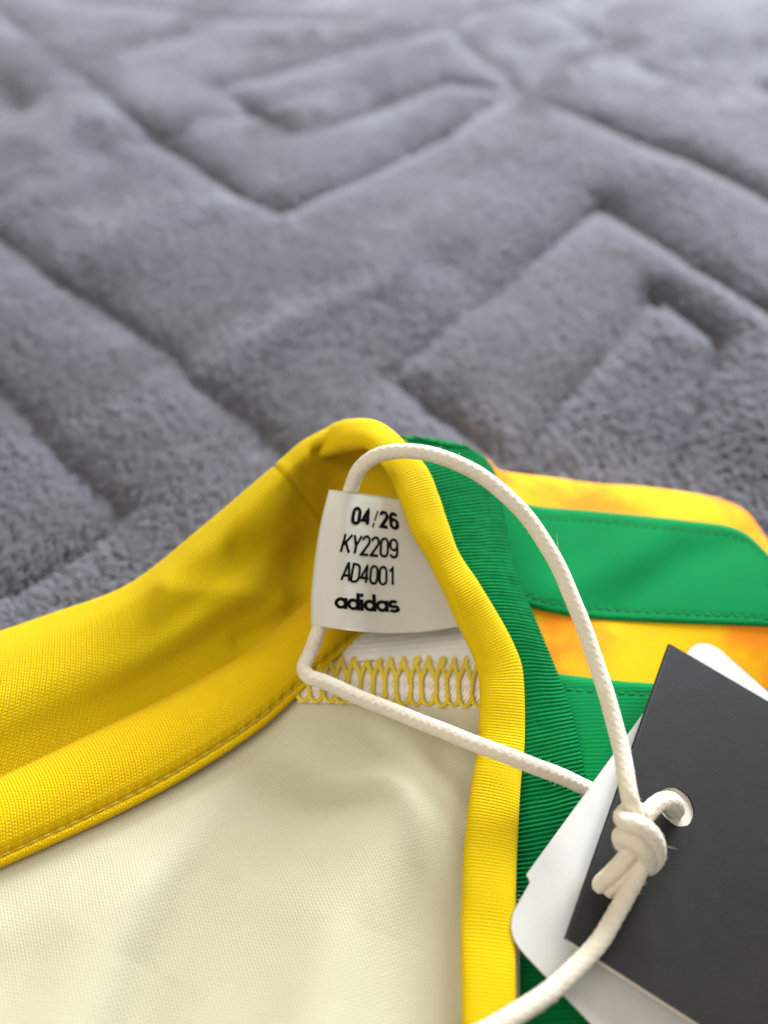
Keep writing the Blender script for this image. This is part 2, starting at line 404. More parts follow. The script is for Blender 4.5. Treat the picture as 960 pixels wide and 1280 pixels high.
def wave_fold(G, line, amp, width):
    px, py = proj(G); d = polydist(np.stack([px, py], -1), line)
    ends = 1.0
    return amp*np.exp(-(d/width)**2)*ends
G = interp_rows(rows, list(CZ.keys()), 200)
h = wave_fold(G, [(215, 742), (270, 738), (345, 748)], .10, 20)+wave_fold(G, [(300, 690), (350, 700), (395, 700)], -.12, 24)
h += wave_fold(G, [(392, 560), (415, 566), (432, 580)], .0, 9)+wave_fold(G, [(398, 566), (430, 572), (452, 590)], -.13, 9)
h += wave_fold(G, [(300, 800), (345, 780), (388, 752)], -.08, 12)
# the join in the collar: a narrow groove with a slightly proud lip
h += wave_fold(G, [(338, 578), (360, 598), (382, 624), (402, 650)], -.028, 1.6)+wave_fold(G, [(344, 574), (367, 596), (390, 624), (408, 646)], .008, 6)
G = G+normals(G)*h[..., None]
cloth('collar_band', G, M_collar, jersey, thick=.09)

# yellow neck tape with its stitched edge
TU = [(-280, 1108), (-75, 1006), (0, 970), (42, 951), (127, 909), (211, 867), (295, 820), (359, 774), (386, 753), (425, 728), (470, 702)]
TL = [(-280, 1212), (-75, 1118), (0, 1086), (84, 1048), (148, 1018), (211, 985), (274, 947), (329, 909), (371, 871), (412, 832), (465, 782)]
n = 560
u_, l_ = cr(TU, n), cr(TL, n); s = np.linspace(0, 1, n)
zb = np.interp(s, [0, .25, .62, .85, 1], [1.36, 1.38, 1.45, 1.58, 1.72])
prof = [(-.08, -.10), (0, .02), (.08, .2), (.25, .33), (.5, .36), (.72, .28), (.80, .22), (.865, .165), (.90, .165), (.95, .14), (.985, .09), (1.0, -.02)]
rows = [Pz(*(u_+(l_-u_)*t).T, zb+dz*np.interp(s, [0, .85, 1], [1, .9, .6])) for t, dz in prof]
G = interp_rows(rows, [p[0] for p in prof], 110)
kk = np.arange(n)[None]; rr_ = np.linspace(-.08, 1, 110)[:, None]
G = G+normals(G)*(-.020*np.exp(-((rr_-.868)/.03)**2)*np.abs(np.cos(np.pi*(kk-20-4.5+6)/12.))**1.5*1.0+.006*np.exp(-((rr_-.82)/.05)**2)*np.cos(2*np.pi*(kk-24.5)/12.))[..., None]
tape = cloth('neck_tape', G, M_tape, jersey, thick=.05)
GT = G
# each stitch of the tape's edge
vv = int(round((.868+.08)/1.08*109))
def capsule(name, p, q, r, mat, parent, lift=0):
    c = np.linspace(0, 1, 7); C = p+(q-p)*c[:, None]; C = C+lift*np.sin(c*np.pi)[:, None]
    return tube(name, C, r*np.sqrt(np.clip(1-(2*c-1)**4, .12, 1)), mat, parent, 6)
k0 = 20; NT_ = normals(GT)
while k0 < n-70:
    a, b = GT[vv, k0]+NT_[vv, k0]*.008, GT[vv, k0+9]+NT_[vv, k0+9]*.008
    capsule('stitch', a, b, .017, M_tapestitch, tape, NT_[vv, k0]*.018); k0 += 12

# cream inside of the body
def hcream(px, py):
    z = 1.36+.20*sstep(1000, 840, py)*sstep(150, 420, px)
    P = np.stack(np.broadcast_arrays(np.asarray(px, float), np.asarray(py, float)), -1)
    def ridge(line, a, w):
        d = polydist(P, line); return a*np.exp(-(d/w)**2)*calm
    calm = sstep(0, 110, polydist(P, TL))*sstep(875, 930, P[..., 1])*sstep(600, 560, P[..., 0])
    z = z+ridge([(300, 930), (230, 1050), (130, 1180), (60, 1330)], .26, 75)
    z = z+ridge([(420, 960), (330, 1080), (250, 1220), (190, 1340)], -.12, 70)
    z = z+ridge([(500, 1010), (430, 1150), (380, 1340)], .30, 70)
    z = z+ridge([(452, 895), (490, 950), (540, 1000), (590, 1040)], -.06, 17)+ridge([(470, 885), (512, 945), (562, 992), (600, 1015)], .04, 20)
    z = z+ridge([(0, 1150), (80, 1110), (140, 1070)], .07, 40)
    z = z+ridge([(335, 915), (300, 990), (240, 1100), (190, 1210), (150, 1340)], -.20, 40)+ridge([(560, 900), (545, 1000), (520, 1120), (510, 1300)], -.08, 26)
    return z
CTOP = [(-300, 1190), (-85, 1080), (0, 1045), (84, 1010), (148, 980), (211, 945), (274, 905), (329, 868), (371, 836), (400, 822), (450, 815), (520, 815), (650, 818)]
t_ = cr(CTOP, 360); b_ = np.stack([np.linspace(-330, 650, 360), np.full(360, 1350.)], -1)
q = np.linspace(0, 1, 220)[:, None, None]; PX = t_[None]+(b_-t_)[None]*q
G = Pz(PX[..., 0], PX[..., 1], hcream(PX[..., 0], PX[..., 1]))
uvw = (G[..., 0], G[..., 1])
cloth('lining', G, M_cream, jersey, uv=(G[..., 0]*.94+G[..., 1]*.34, G[..., 1]*.94-G[..., 0]*.34), thick=.05)

# seam allowance under the label: pale strip, overlocked in yellow thread
def band(px, py, dz=0):
    e = np.clip((np.asarray(py, float)-818)/62, 0, 1)
    return Pz(px, py, hcream(px, np.asarray(py)*0+880.)+.02+.10*np.sin(np.pi*np.clip(e, .0, 1))**.5+.06*(1-e)+dz)
bx, by = np.meshgrid(np.linspace(372, 625, 120), np.linspace(817, 882, 34)); by = by+(bx-490)*.03
seam = cloth('seam_allowance', band(bx, by), M_seam, jersey, thick=.04)
bx, by = np.meshgrid(np.linspace(425, 630, 80), np.linspace(760, 826, 30))
zz = 1.66+.10*np.sin((by-760)/66*np.pi)+.05*np.exp(-((bx-500+(by-790)*1.2)/20)**2)
G = Pz(bx, by, zz)
cloth('shoulder_tape', G+normals(G)*(.020*np.sin((by+(bx-500)*.10)*2*np.pi/6.2))[..., None], M_white_rib, jersey, thick=.04)
def joined(name, curves, r, mat, parent):
    VV, FF, UU, o = [], [], [], 0
    for c in curves:
        C = np.asarray(c); T, N, B = frames(C); ns = 6; a = np.linspace(0, 2*np.pi, ns, endpoint=False)
        V = C[:, None]+r*(np.cos(a)[None, :, None]*N[:, None]+np.sin(a)[None, :, None]*B[:, None])
        L = np.concatenate([[0], np.cumsum(np.linalg.norm(np.diff(C, axis=0), axis=1))])
        VV.append(V.reshape(-1, 3)); FF.append(grid_faces(len(C), ns, cu=True)+o); o += len(C)*ns
        UU.append(np.stack([np.broadcast_to(a/6.283, (len(C), ns)).ravel(), np.broadcast_to(L[:, None], (len(C), ns)).ravel()], -1))
    return mesh_np(name, np.concatenate(VV), np.concatenate(FF), mat, parent, np.concatenate(UU))
sp = 15.6
for i in range(17):
    x0 = 372+i*sp+random.uniform(-1, 1); j = lambda s=1.2: random.uniform(-s, s); dy = (x0-490)*.03
    def bp(x, y, dz): return band(x, y+dy, dz)
    leg = cr([bp(x0-.5, 876, .012), bp(x0+j(), 862, .02), bp(x0+j(), 848, .025), bp(x0+3, 838, .03), bp(x0+8+j(), 822, .02), bp(x0+8, 817, -.05)], 18)
    arm = cr([bp(x0+j(), 852, .012), bp(x0-2, 843, .035), bp(x0-7+j(), 828, .03), bp(x0-9, 818, -.04)], 12)
    loop = cr([bp(x0, 866, .012), bp(x0+1.5, 875, .02), bp(x0+sp*.5, 880+j(.8), .02), bp(x0+sp-1.5, 875, .02), bp(x0+sp, 866, .012)], 14)
    arm2 = cr([bp(x0+sp*.45, 836+j(2), -.01), bp(x0+sp*.5, 831, .025), bp(x0+sp*.5+2+j(2), 822, .025), bp(x0+sp*.5+2, 817, -.04)], 10)
    joined('stitch', [leg, arm, loop, arm2], random.uniform(.035, .040), M_ythread, seam)

# rolled yellow edge of the collar
LE = [(385, 590), (400, 574), (418, 566), (440, 560), (462, 560), (482, 585), (499, 624), (517, 670), (538, 705), (560, 748), (574, 783), (591, 819), (600, 854), (598, 920), (592, 965), (583, 1027), (578, 1090), (576, 1173), (577, 1290), (577, 1360)]
RE = [(376, 566), (388, 550), (406, 538), (434, 528), (478, 533), (528, 578), (545, 613), (556, 649), (570, 688), (595, 727), (620, 766), (641, 805), (653, 840), (656, 920), (652, 965), (648, 1027), (645, 1090), (644, 1173), (645, 1290), (645, 1360)]
RZ = [2.92, 3.2, 3.48, 3.72, 3.88, 3.78, 3.6, 3.38, 3.12, 2.85, 2.6, 2.35, 2.18, 1.92, 1.85, 1.8, 1.78, 1.78, 1.78, 1.78]
LE, RE = np.array(LE, float), np.array(RE, float)
lw = cr(Pz(LE[:, 0], LE[:, 1], RZ), 900, even=False); rw = cr(Pz(RE[:, 0], RE[:, 1], np.array(RZ)-.05), 900, even=False)
ctr = (lw+rw)/2; sd = np.cumsum(np.concatenate([[0], np.linalg.norm(np.diff(ctr, axis=0), axis=1)]))
nr = int(sd[-1]/.043*6); q = np.linspace(0, sd[-1], nr)
ctr = np.stack([np.interp(q, sd, ctr[:, i]) for i in range(3)], -1); wv = np.stack([np.interp(q, sd, (rw-lw)[:, i]) for i in range(3)], -1)/2
hw = np.linalg.norm(wv, axis=1); T = np.gradient(ctr, axis=0); T /= np.linalg.norm(T, axis=1, keepdims=True)
wn = wv-T*(wv*T).sum(1, keepdims=True)*.999; wn /= np.linalg.norm(wn, axis=1, keepdims=True); up = np.cross(wn, T)
vc = np.array([0, 0, CAM_H])-ctr; up *= np.sign((up*vc).sum(1))[:, None]
ns = 44; a = np.linspace(0, 2*np.pi, ns, endpoint=False)
hwm = hw*np.abs((wn*wv).sum(1)/np.maximum(hw, 1e-6))
th = .155*np.interp(q, [0, .5, 1.2], [.4, .8, 1])*(1+.10*np.sin(q*1.7)+.06*np.sin(q*4.3+1)+.05*np.sin(q*7.1))
rib = .0022*np.cos(2*np.pi*q/.043+.5*np.sin(q*3))
ca, sa = np.cos(a), np.sin(a)
sh = np.stack([np.sign(ca)*np.abs(ca)**.85, np.sign(sa)*np.abs(sa)**.7], 0)
V = ctr[:, None]+(hwm[:, None]+rib[:, None])[..., None]*sh[0][None, :, None]*wn[:, None]+((th+rib)[:, None]*sh[1][None])[..., None]*up[:, None]
roll_mid = ctr; roll_right = ctr+wn*hwm[:, None]
def ellipse_len(): return np.cumsum(np.full(ns, .05))
UVr = np.stack([np.broadcast_to(q[:, None], (nr, ns)).ravel(), np.broadcast_to((a*.33)[None], (nr, ns)).ravel()], -1)
VV = np.concatenate([V.reshape(-1, 3), ctr[:1], ctr[-1:]]); F = [tuple(f) for f in grid_faces(nr, ns, cu=True)]
F += [(nr*ns, (j+1) % ns, j) for j in range(ns)]+[(nr*ns+1, (nr-1)*ns+j, (nr-1)*ns+(j+1) % ns) for j in range(ns)]
mesh_np('collar_edge', VV, F, M_roll, jersey, np.concatenate([UVr, UVr[:1], UVr[-1:]]))

# shoulder: dyed cloth with green stripes
def hpan(px, py):
    px, py = np.asarray(px, float), np.asarray(py, float)
    z = 1.45+.95*np.exp(-((px-600)/75)**2)*sstep(860, 600, py)
    z = z-.62*sstep(740, 1000, px)*sstep(740, 960, py)-.30*sstep(850, 1150, py)
    P = np.stack(np.broadcast_arrays(px, py), -1)
    z = z+.07*np.exp(-(polydist(P, [(700, 740), (800, 690), (840, 660)])/26)**2)-.06*np.exp(-(polydist(P, [(770, 760), (860, 700), (930, 680)])/24)**2)
    return z
ST = np.array([(560, 566), (592, 567), (611, 575), (626, 588), (692, 597), (740, 604), (811, 609), (893, 622), (931, 638), (952, 664), (985, 716), (1080, 830)], float)
SB = np.stack([np.linspace(640, 1180, 200), np.full(200, 1360.)], -1)
t_ = cr(ST, 200)
qs = np.concatenate([[-.10, -.04], np.linspace(0, 1, 150)])
rows = []
for t in qs:
    tt = max(t, 0)
    # grid lines fan quickly away from the fold so the stripes cross the whole sheet
    p = t_+(SB-t_)*tt
    w = Pz(p[:, 0], p[:, 1], hpan(p[:, 0], p[:, 1])-.16*math.exp(-tt/.022))
    if t < 0:
        w = Pz(t_[:, 0], t_[:, 1], hpan(t_[:, 0], t_[:, 1])-.16); k = -t/.10
        w[:, 1] += .12*k; w[:, 2] -= k*(w[:, 2]-.5)
    rows.append(w)
G = np.array(rows)
cloth('shoulder_panel', G, M_dye, jersey, uv=(G[..., 0], G[..., 1]), thick=.05)
def stripe(top, bot, name, label=None):
    a_, b_ = cr(top, 260), cr(bot, 260); R = []
    for t in np.linspace(0, 1, 80):
        p = a_+(b_-a_)*t; e = min(t, 1-t)
        dz = .065*min(1, (e/.04)) ** .5 - .010*math.exp(-((e-.10)/.018)**2)
        R.append(Pz(p[:, 0], p[:, 1], hpan(p[:, 0], p[:, 1])+dz-(.16*math.exp(-max(p[-40, 1]-690, 0)/20.) if False else 0)))
    G = np.array(R); o = cloth(name, G, M_stripe, jersey, thick=.05, uv=(G[..., 1]*.98-.2*G[..., 0]*.3, G[..., 0]))
    Nn = normals(G)
    for row in (8, 71):
        k = 12
        L = np.concatenate([[0], np.cumsum(np.linalg.norm(np.diff(G[row], axis=0), axis=1))]); s_ = .1
        while s_+.11 < L[-1]:
            i0, i1 = np.searchsorted(L, s_), np.searchsorted(L, s_+.115)
            if i1 >= 258: break
            capsule('stitch', G[row, i0]+Nn[row, i0]*.006, G[row, i1]+Nn[row, i1]*.006, .011, M_gthread, o, Nn[row, i0]*.006); s_ += .165
    return o
stripe([(606, 590), (632, 612), (660, 630), (740, 638), (855, 650), (922, 661), (958, 690), (988, 728)],
       [(640, 748), (665, 760), (692, 767), (740, 774), (850, 780), (960, 784), (1000, 787), (1032, 790)], 'stripe')
stripe([(670, 838), (697, 842), (764, 850), (818, 854), (947, 861), (1040, 866), (1072, 868)],
       [(690, 1040), (720, 1030), (780, 1010), (840, 1000), (960, 1000), (1040, 1004), (1095, 1006)], 'stripe')

# green rib of the collar, between the rolled edge and the shoulder
GLr = [(478, 545), (500, 552), (528, 590), (540, 640), (552, 690), (578, 735), (604, 780), (626, 830), (634, 900), (630, 965), (625, 1030), (622, 1100), (620, 1190), (622, 1360)]
GLz = [3.75, 3.72, 3.60, 3.32, 3.04, 2.77, 2.48, 2.16, 1.88, 1.70, 1.52, 1.40, 1.38, 1.40]
GRr = [(560, 561), (592, 567), (617, 590), (630, 650), (644, 718), (665, 768), (683, 812), (697, 846), (715, 898), (726, 948), (738, 1000), (772, 1080), (800, 1180), (835, 1360)]
GRz = [3.30, 2.95, 2.66, 2.40, 2.22, 2.06, 1.92, 1.80, 1.62, 1.48, 1.22, .98, .85, .85]
GLr, GRr = np.array(GLr, float), np.array(GRr, float)
lw = cr(Pz(GLr[:, 0], GLr[:, 1], GLz), 300, even=False); rw = cr(Pz(GRr[:, 0], GRr[:, 1], GRz), 300, even=False)
rw[:, 2] += .06
up_ = np.array([0, -.35, .9])
bulge = np.interp(np.linspace(0, 1, 300), [0, .15, .5, 1], [.06, .12, .15, .04])[:, None]
r1 = lw+(rw-lw)*.33+bulge*up_; r2 = lw+(rw-lw)*.7+bulge*1.15*up_; r3 = lw+(rw-lw)*.93+bulge*.55*up_
r4 = rw-np.array([0, 0, .14])
G = interp_rows([lw, r1, r2, r3, rw, r4], [0, .33, .7, .93, 1, 1.05], 64)          # [across][along]
back = G[:, :1]+np.array([[[0, .10, -.35]]]); back2 = G[:, :1]+np.array([[[.03, .05, -1.2]]])
G = np.concatenate([back2, back, G], 1)
# resample finely along, so each rib of the knit is relief
L = np.concatenate([[0], np.cumsum(np.linalg.norm(np.diff(G[32], axis=0), axis=1))])
na = int(L[-1]/.060*7); q = np.linspace(0, L[-1], na)
G = np.stack([np.stack([np.interp(q, L, G[i, :, c]) for c in range(3)], -1) for i in range(G.shape[0])], 0)
Nn = normals(G); acr = np.linspace(0, 1, 64)[:, None]
ph = q[None]/.060+.5*(vnoise(acr*4, q[None]*1.2, 4)-.5)+acr*.8
G = G+Nn*(.026*(np.abs(np.sin(np.pi*ph))**.7-.6)*(.75+.5*vnoise(acr*30, q[None]*9, 9)))[..., None]
cloth('collar_rib', G, M_green, jersey, thick=.06, uv=(np.broadcast_to(q[None], G.shape[:2]), arclen(G)[1]))

# ------------------------------------------------------------------ satin label, folded round the cord and sewn in at the right
Ll = np.array([(411, 612), (400.5, 655), (393, 702), (389, 745), (388.5, 781)], float)
Lr = np.array([(524, 629), (542, 672), (565, 715), (590, 755), (603, 778)], float)
nu, nv = 70, 50
lc, rc = cr(Ll, nv), cr(Lr, nv)
def label_pt(u, v, back=0.0):
    """front leaf of the label; u 0..1 from the fold to the seam, v 0..1 down"""
    u = np.asarray(u, float); v = np.asarray(v, float)
    L_ = np.stack([np.interp(v, np.linspace(0, 1, nv), lc[:, i]) for i in range(2)], -1); R_ = np.stack([np.interp(v, np.linspace(0, 1, nv), rc[:, i]) for i in range(2)], -1)
    p = L_+(R_-L_)*u[..., None]
    py = p[..., 1]+12*np.sin(np.pi*np.clip(u, 0, 1))*v**2*1.0-1.5*np.sin(np.pi*np.clip(u, 0, 1))*(1-v)
    d = 12.20+.50*np.clip(u, 0, 1)**1.4-.16*np.exp(-((u-.22)/.14)**2)-.05*np.sin(2*np.pi*u)*v
    d = d+.03*(vnoise(u*3+2, v*3, 31)-.5)+.02*(vnoise(u*7, v*5+3, 32)-.5)
    return Pd(p[..., 0], py, d+back)
vg = np.linspace(0, 1, nv)
ug = np.linspace(1, 0.035, nu)
front = np.stack([label_pt(np.full(nv, u), vg) for u in ug], 1)                       # [v][u]
foldc = []
for a in np.linspace(0, np.pi, 15)[1:-1]:
    foldc.append(label_pt(np.full(nv, .035-.035*math.sin(a)), vg, .16*(1-math.cos(a))))
backl = np.stack([label_pt(np.full(nv, u), vg, .32-.28*max(0, u-.35)/.65) for u in np.linspace(.035, 1, 40)], 1)
G = np.concatenate([front, np.stack(foldc, 1), backl], 1)
# thin satin: offset inwards
n_ = np.cross(np.gradient(G, axis=1), np.gradient(G, axis=0)); n_ /= np.linalg.norm(n_, axis=-1, keepdims=True)
if (n_[:, 10]*(np.array([0, 0, CAM_H])-G[:, 10])).sum() < 0: n_ = -n_
V = np.concatenate([G.reshape(-1, 3), (G-n_*.018).reshape(-1, 3)]); k = G.shape[0]*G.shape[1]
F = grid_faces(*G.shape[:2]); u2, v2 = arclen(G); UV = np.stack([u2.ravel(), v2.ravel()], -1)
nu_ = G.shape[1]; nv_ = G.shape[0]
rim = [j for j in range(nu_)]+[i*nu_+nu_-1 for i in range(1, nv_)]+[(nv_-1)*nu_+j for j in range(nu_-2, -1, -1)]+[i*nu_ for i in range(nv_-2, 0, -1)]
r = np.array(rim); rn = np.roll(r, -1)
label = mesh_np('neck_label', V, np.concatenate([F, F[:, ::-1]+k, np.stack([r, rn, rn+k, r+k], -1)]), M_label, jersey, np.concatenate([UV, UV]))
label['label'] = 'white satin neck label printed in black'

# lettering as pen strokes in a box one unit high
def arc(cx, cy, rx, ry, a0, a1, n=14):
    a = np.radians(np.linspace(a0, a1, n)); return [(cx+rx*math.cos(t), cy+ry*math.sin(t)) for t in a]
def oval(w, h=1.0, y=0):
    rx = w/2; ry = min(h/2, w*.62); top = arc(rx, y+h-ry, rx, ry, 0, 180); bot = arc(rx, y+ry, rx, ry, 180, 360); p = top+bot; return p+[p[0], p[1]]
w = .43
GLY = {
 '0': [oval(w)], '1': [[(.04, .80), (.15, .85), (.24, 1.0), (.24, 0)]],
 '2': [arc(w/2, .74, w/2, .26, 172, -25, 16)+[(.03, .0), (w+.02, .0)]],
 '4': [[(.33, 0), (.33, 1.0), (0, .27), (.46, .27)]],
 '6': [oval(w, .6), [(0, .32), (0, .68)]+arc(w/2, .74, w/2, .26, 180, 25, 12)],
 '9': [oval(w, .6, .4), [(w, .70), (w, .32)]+arc(w/2, .26, w/2, .26, 0, -155, 12)],
 'K': [[(.0, 0), (.0, 1)], [(.44, 1), (.02, .40)], [(.14, .56), (.47, 0)]],
 'Y': [[(0, 1), (.23, .44), (.23, 0)], [(.46, 1), (.23, .44)]],
 'A': [[(0, 0), (.23, 1), (.27, 1), (.48, 0)], [(.08, .29), (.41, .29)]],
 'D': [[(0, 0), (0, 1), (.20, 1)]+arc(.2, .70, .25, .30, 90, 0, 8)+arc(.2, .30, .25, .30, 0, -90, 8)+[(0, 0)]],
 '/': [[(.0, -.14), (.10, .20)], [(.13, .32), (.33, 1.02)]],
}
xh = .66
def ring(): p = arc(xh/2-.04, xh/2, xh/2-.08, xh/2-.08, 0, 360, 26); return p+[p[1]]
GLA = {'a': [ring(), [(xh-.11, 0), (xh-.11, xh)]], 'd': [ring(), [(xh-.11, 0), (xh-.11, 1.0)]],
       'i': [[(.08, 0), (.08, xh)], [(.08, .80), (.08, 1.0)]],
       's': [arc(.25, xh*.74, .19, xh*.19, 20, 180, 10)+arc(.25, xh*.63-.02, .19, xh*.13, 200, 268, 5)[1:]+arc(.27, xh*.27+.03, .20, xh*.17, 80, 0, 8)+arc(.26, xh*.24, .21, xh*.17, -10, -160, 10)]}
ADV = {'a': .67, 'd': .67, 'i': .22, 's': .5, '/': .33, '1': .40}
def ribbon(pts, w):
    P = np.asarray(pts, float); keep = np.concatenate([[True], np.linalg.norm(np.diff(P, axis=0), axis=1) > 1e-5]); P = P[keep]
    # sample densely so strokes follow the cloth
    Q = [P[0]]
    for a, b in zip(P[:-1], P[1:]):
        m = max(1, int(np.linalg.norm(b-a)/.08)); Q += [a+(b-a)*k/m for k in range(1, m+1)]
    P = np.array(Q); d = np.diff(P, axis=0); d /= np.linalg.norm(d, axis=1, keepdims=True)
    t0 = np.concatenate([d[:1], d]); t1 = np.concatenate([d, d[-1:]]); t = t0+t1; t /= np.maximum(np.linalg.norm(t, axis=1, keepdims=True), 1e-6)
    nn = np.stack([-t[:, 1], t[:, 0]], -1); n1 = np.stack([-t1[:, 1], t1[:, 0]], -1)
    sc = 1/np.clip((nn*n1).sum(1), .5, 1)
    jit = 1+rng.normal(0, .07, (len(P), 2))
    return P+nn*(w/2*sc*jit[:, 0])[:, None], P-nn*(w/2*sc*jit[:, 1])[:, None]
def inv_label(px, py):
    v = (py-612)/172.; u = .2
    for _ in range(30):
        x, y = proj(label_pt(np.array([u]), np.array([v]))); du = 1e-3
        x1, y1 = proj(label_pt(np.array([u+du]), np.array([v]))); x2, y2 = proj(label_pt(np.array([u]), np.array([v+du])))
        J = np.array([[(x1-x)[0], (x2-x)[0]], [(y1-y)[0], (y2-y)[0]]])/du
        s_ = np.linalg.solve(J, [px-x[0], py-y[0]]); u += s_[0]; v += s_[1]
    return np.array([u, v])
def print_line(text, bl, br, tl, wstroke, glyphs, name, gap=.12):
    B0, B1, T0 = inv_label(*bl), inv_label(*br), inv_label(*tl); ex, ey = B1-B0, T0-B0
    adv = []; x = 0
    for c in text:
        adv.append(x); x += ADV.get(c, .46 if glyphs is GLY else .6)+(gap if glyphs is GLY else 0)
    total = x-(gap if glyphs is GLY else 0)
    VV, FF = [], []; lift = .006
    for c, ax in zip(text, adv):
        for st in glyphs[c]:
            a, b = ribbon(st, wstroke*(.45 if c == '/' else 1)); lift += .0004
            q = np.stack([a, b], 1).reshape(-1, 2); uvp = B0+((q[:, :1]+ax)/total)*ex+q[:, 1:]*ey
            p = label_pt(uvp[:, 0], uvp[:, 1]); to = np.array([0, 0, CAM_H])-p
            e = label_pt(uvp[:, 0]+1e-3, uvp[:, 1])-p; f = label_pt(uvp[:, 0], uvp[:, 1]+1e-3)-p; nn = np.cross(e, f); nn /= np.linalg.norm(nn, axis=1, keepdims=True)
            nn *= np.sign((nn*to).sum(1))[:, None]; p = p+nn*lift
            o = sum(len(v) for v in VV); VV.append(p); m = len(a)
            FF += [(o+2*i, o+2*i+1, o+2*i+3, o+2*i+2) for i in range(m-1)]
    o = mesh_np(name, np.concatenate(VV), FF, M_ink, label, smooth=False); return o
print_line('04/26', (440, 653.5), (497.5, 661), (443, 635), .225, GLY, 'printed_date', .22)
print_line('KY2209', (426, 690), (497, 697), (432, 667.5), .145, GLY, 'printed_code')
print_line('AD4001', (426.5, 725), (494, 731.5), (431, 703.5), .145, GLY, 'printed_code')
print_line('adidas', (419, 760), (498.5, 765), (420.5, 739), .19, GLA, 'printed_brand')

# ------------------------------------------------------------------ hang tags
def plane_tag(o, yaw, tx, ty):
    e1 = np.array([math.cos(yaw), math.sin(yaw), tx]); e1 /= np.linalg.norm(e1)
    e2 = np.array([math.sin(yaw), -math.cos(yaw), ty]); e2 -= e1*(e1@e2); e2 /= np.linalg.norm(e2)
    return np.asarray(o, float), e1, e2, np.cross(e2, e1)
def rounded(L, Wd, r, n=8):
    pts = []
    for cx, cy, a0 in ((r, r, 180), (Wd-r, r, 270), (Wd-r, L-r, 0), (r, L-r, 90)):
        pts += arc(cx, cy, r, r, a0, a0+90, n)
    return pts
def tag_mesh(name, fr, outline, hole, thick, mat, parent, off=0.0, bend=None, m2=None):
    """card from an outline (x along e2, y along e1) with a round hole; filled between hole and outline"""
    o, e1, e2, nn = fr; hx, hy, hr = hole
    O = np.array(outline, float)
    ang = np.arctan2(O[:, 1]-hy, O[:, 0]-hx)
    # ring of points round the hole joined to the outline by radial strips
    na = 96; al = np.unique(np.concatenate([np.linspace(-np.pi, np.pi, na, endpoint=False), ang]))
    Oc = np.concatenate([O, O[:1]]) 
    outer = []
    for t in al:
        d = np.array([math.cos(t), math.sin(t)]); best = None
        for a, b in zip(Oc[:-1], Oc[1:]):
            e = b-a; den = d[0]*e[1]-d[1]*e[0]
            if abs(den) < 1e-9: continue
            w_ = a-np.array([hx, hy]); s_ = (w_[0]*e[1]-w_[1]*e[0])/den; q_ = (w_[0]*d[1]-w_[1]*d[0])/den
            if s_ > 0 and -1e-6 <= q_ <= 1+1e-6 and (best is None or s_ > best): best = s_
        outer.append(best if best else hr)
    outer = np.array(outer); D = np.stack([np.cos(al), np.sin(al)], -1); c = np.array([hx, hy])
    hv = hr*(1+.025*np.sin(al*5+1)*np.sin(al*3))[:, None]
    rings = [c+D*(hv+(outer[:, None]-hv)*f) for f in np.linspace(0, 1, 14)**1.5]
    X = np.array(rings); nr_, m = X.shape[:2]
    zz = bend(X) if bend else np.zeros(X.shape[:2])
    top = o+X[..., :1]*e2+X[..., 1:]*e1+(off+zz)[..., None]*nn; bot = top-thick*nn
    V = np.concatenate([top.reshape(-1, 3), bot.reshape(-1, 3)]); k = nr_*m; F = grid_faces(nr_, m, cu=True)
    j = np.arange(m); jn = (j+1) % m
    rim = np.concatenate([np.stack([j, jn, jn+k, j+k], -1), np.stack([(nr_-1)*m+j, (nr_-1)*m+jn, (nr_-1)*m+jn+k, (nr_-1)*m+j+k], -1)])
    ob = mesh_np(name, V, np.concatenate([F, F[:, ::-1]+k, rim]), mat, parent, smooth=False)
    if m2:
        ob.data.materials.append(m2)
        for p in list(ob.data.polygons)[len(F)*2:len(F)*2+m]: p.material_index = 1
    return ob
def to_tag(fr, px, py):
    o, e1, e2, nn = fr; C = np.array([0, 0, CAM_H]); d = Pd(px, py, 1.)-C; t = ((o-C)@nn)/(d@nn); p = C+t*d-o
    return p@e2, p@e1
frb = plane_tag((2.2884, 2.3171, 1.9875), 1.0789, -.0025, -.25)
hb = to_tag(frb, 846, 1008)
black = thing('black_hang_tag', 'black folded card hang tag tied on by the cream cord', 'hang tag', (0, 0, 0))
lift = lambda X: .10*np.clip(X[..., 0]/8, 0, 1)**2
sq = [(0, 0), (2, 0), (5, 0), (8, 0), (8, 2.4), (8, 4.764), (5, 4.764), (2, 4.764), (0, 4.764), (0, 3.5), (0, 2.4), (0, 1.2)]
sq2 = [(max(x, .03), min(max(y, -.025), 4.73)) for x, y in sq]
tag_mesh('cover', frb, sq, (*hb, .265), .04, M_black, black, 0, lift)
tag_mesh('page', frb, [(x, y-.03) for x, y in sq2], (hb[0]-.06, hb[1]+.01, .20), .02, M_page, black, -.045, lift)
tag_mesh('back_cover', frb, sq2, (*hb, .285), .02, M_black, black, -.08, lift)
# rounded spine joining the two covers
sy = np.linspace(0, 4.764, 12); a = np.linspace(0, np.pi, 9)
o, e1, e2, nn = frb
V = np.array([[o+e1*y+e2*(.004-.045*math.sin(t))+nn*(-.045+.045*math.cos(t)) for t in a] for y in sy])
mesh_np('spine', V.reshape(-1, 3), grid_faces(12, 9), M_black, black)

frw = plane_tag((1.377, 2.537, 1.95), .8509, -.05, -.30)
white = thing('white_hang_tag', 'white card hang tag with rounded corners lying under the black one', 'hang tag', (0, 0, 0))
hw_ = to_tag(frw, 838, 1012)
nx, ny = to_tag(frw, 658.6, 1096)
ol = rounded(5.834, 4.3, .42, 12)[12:]
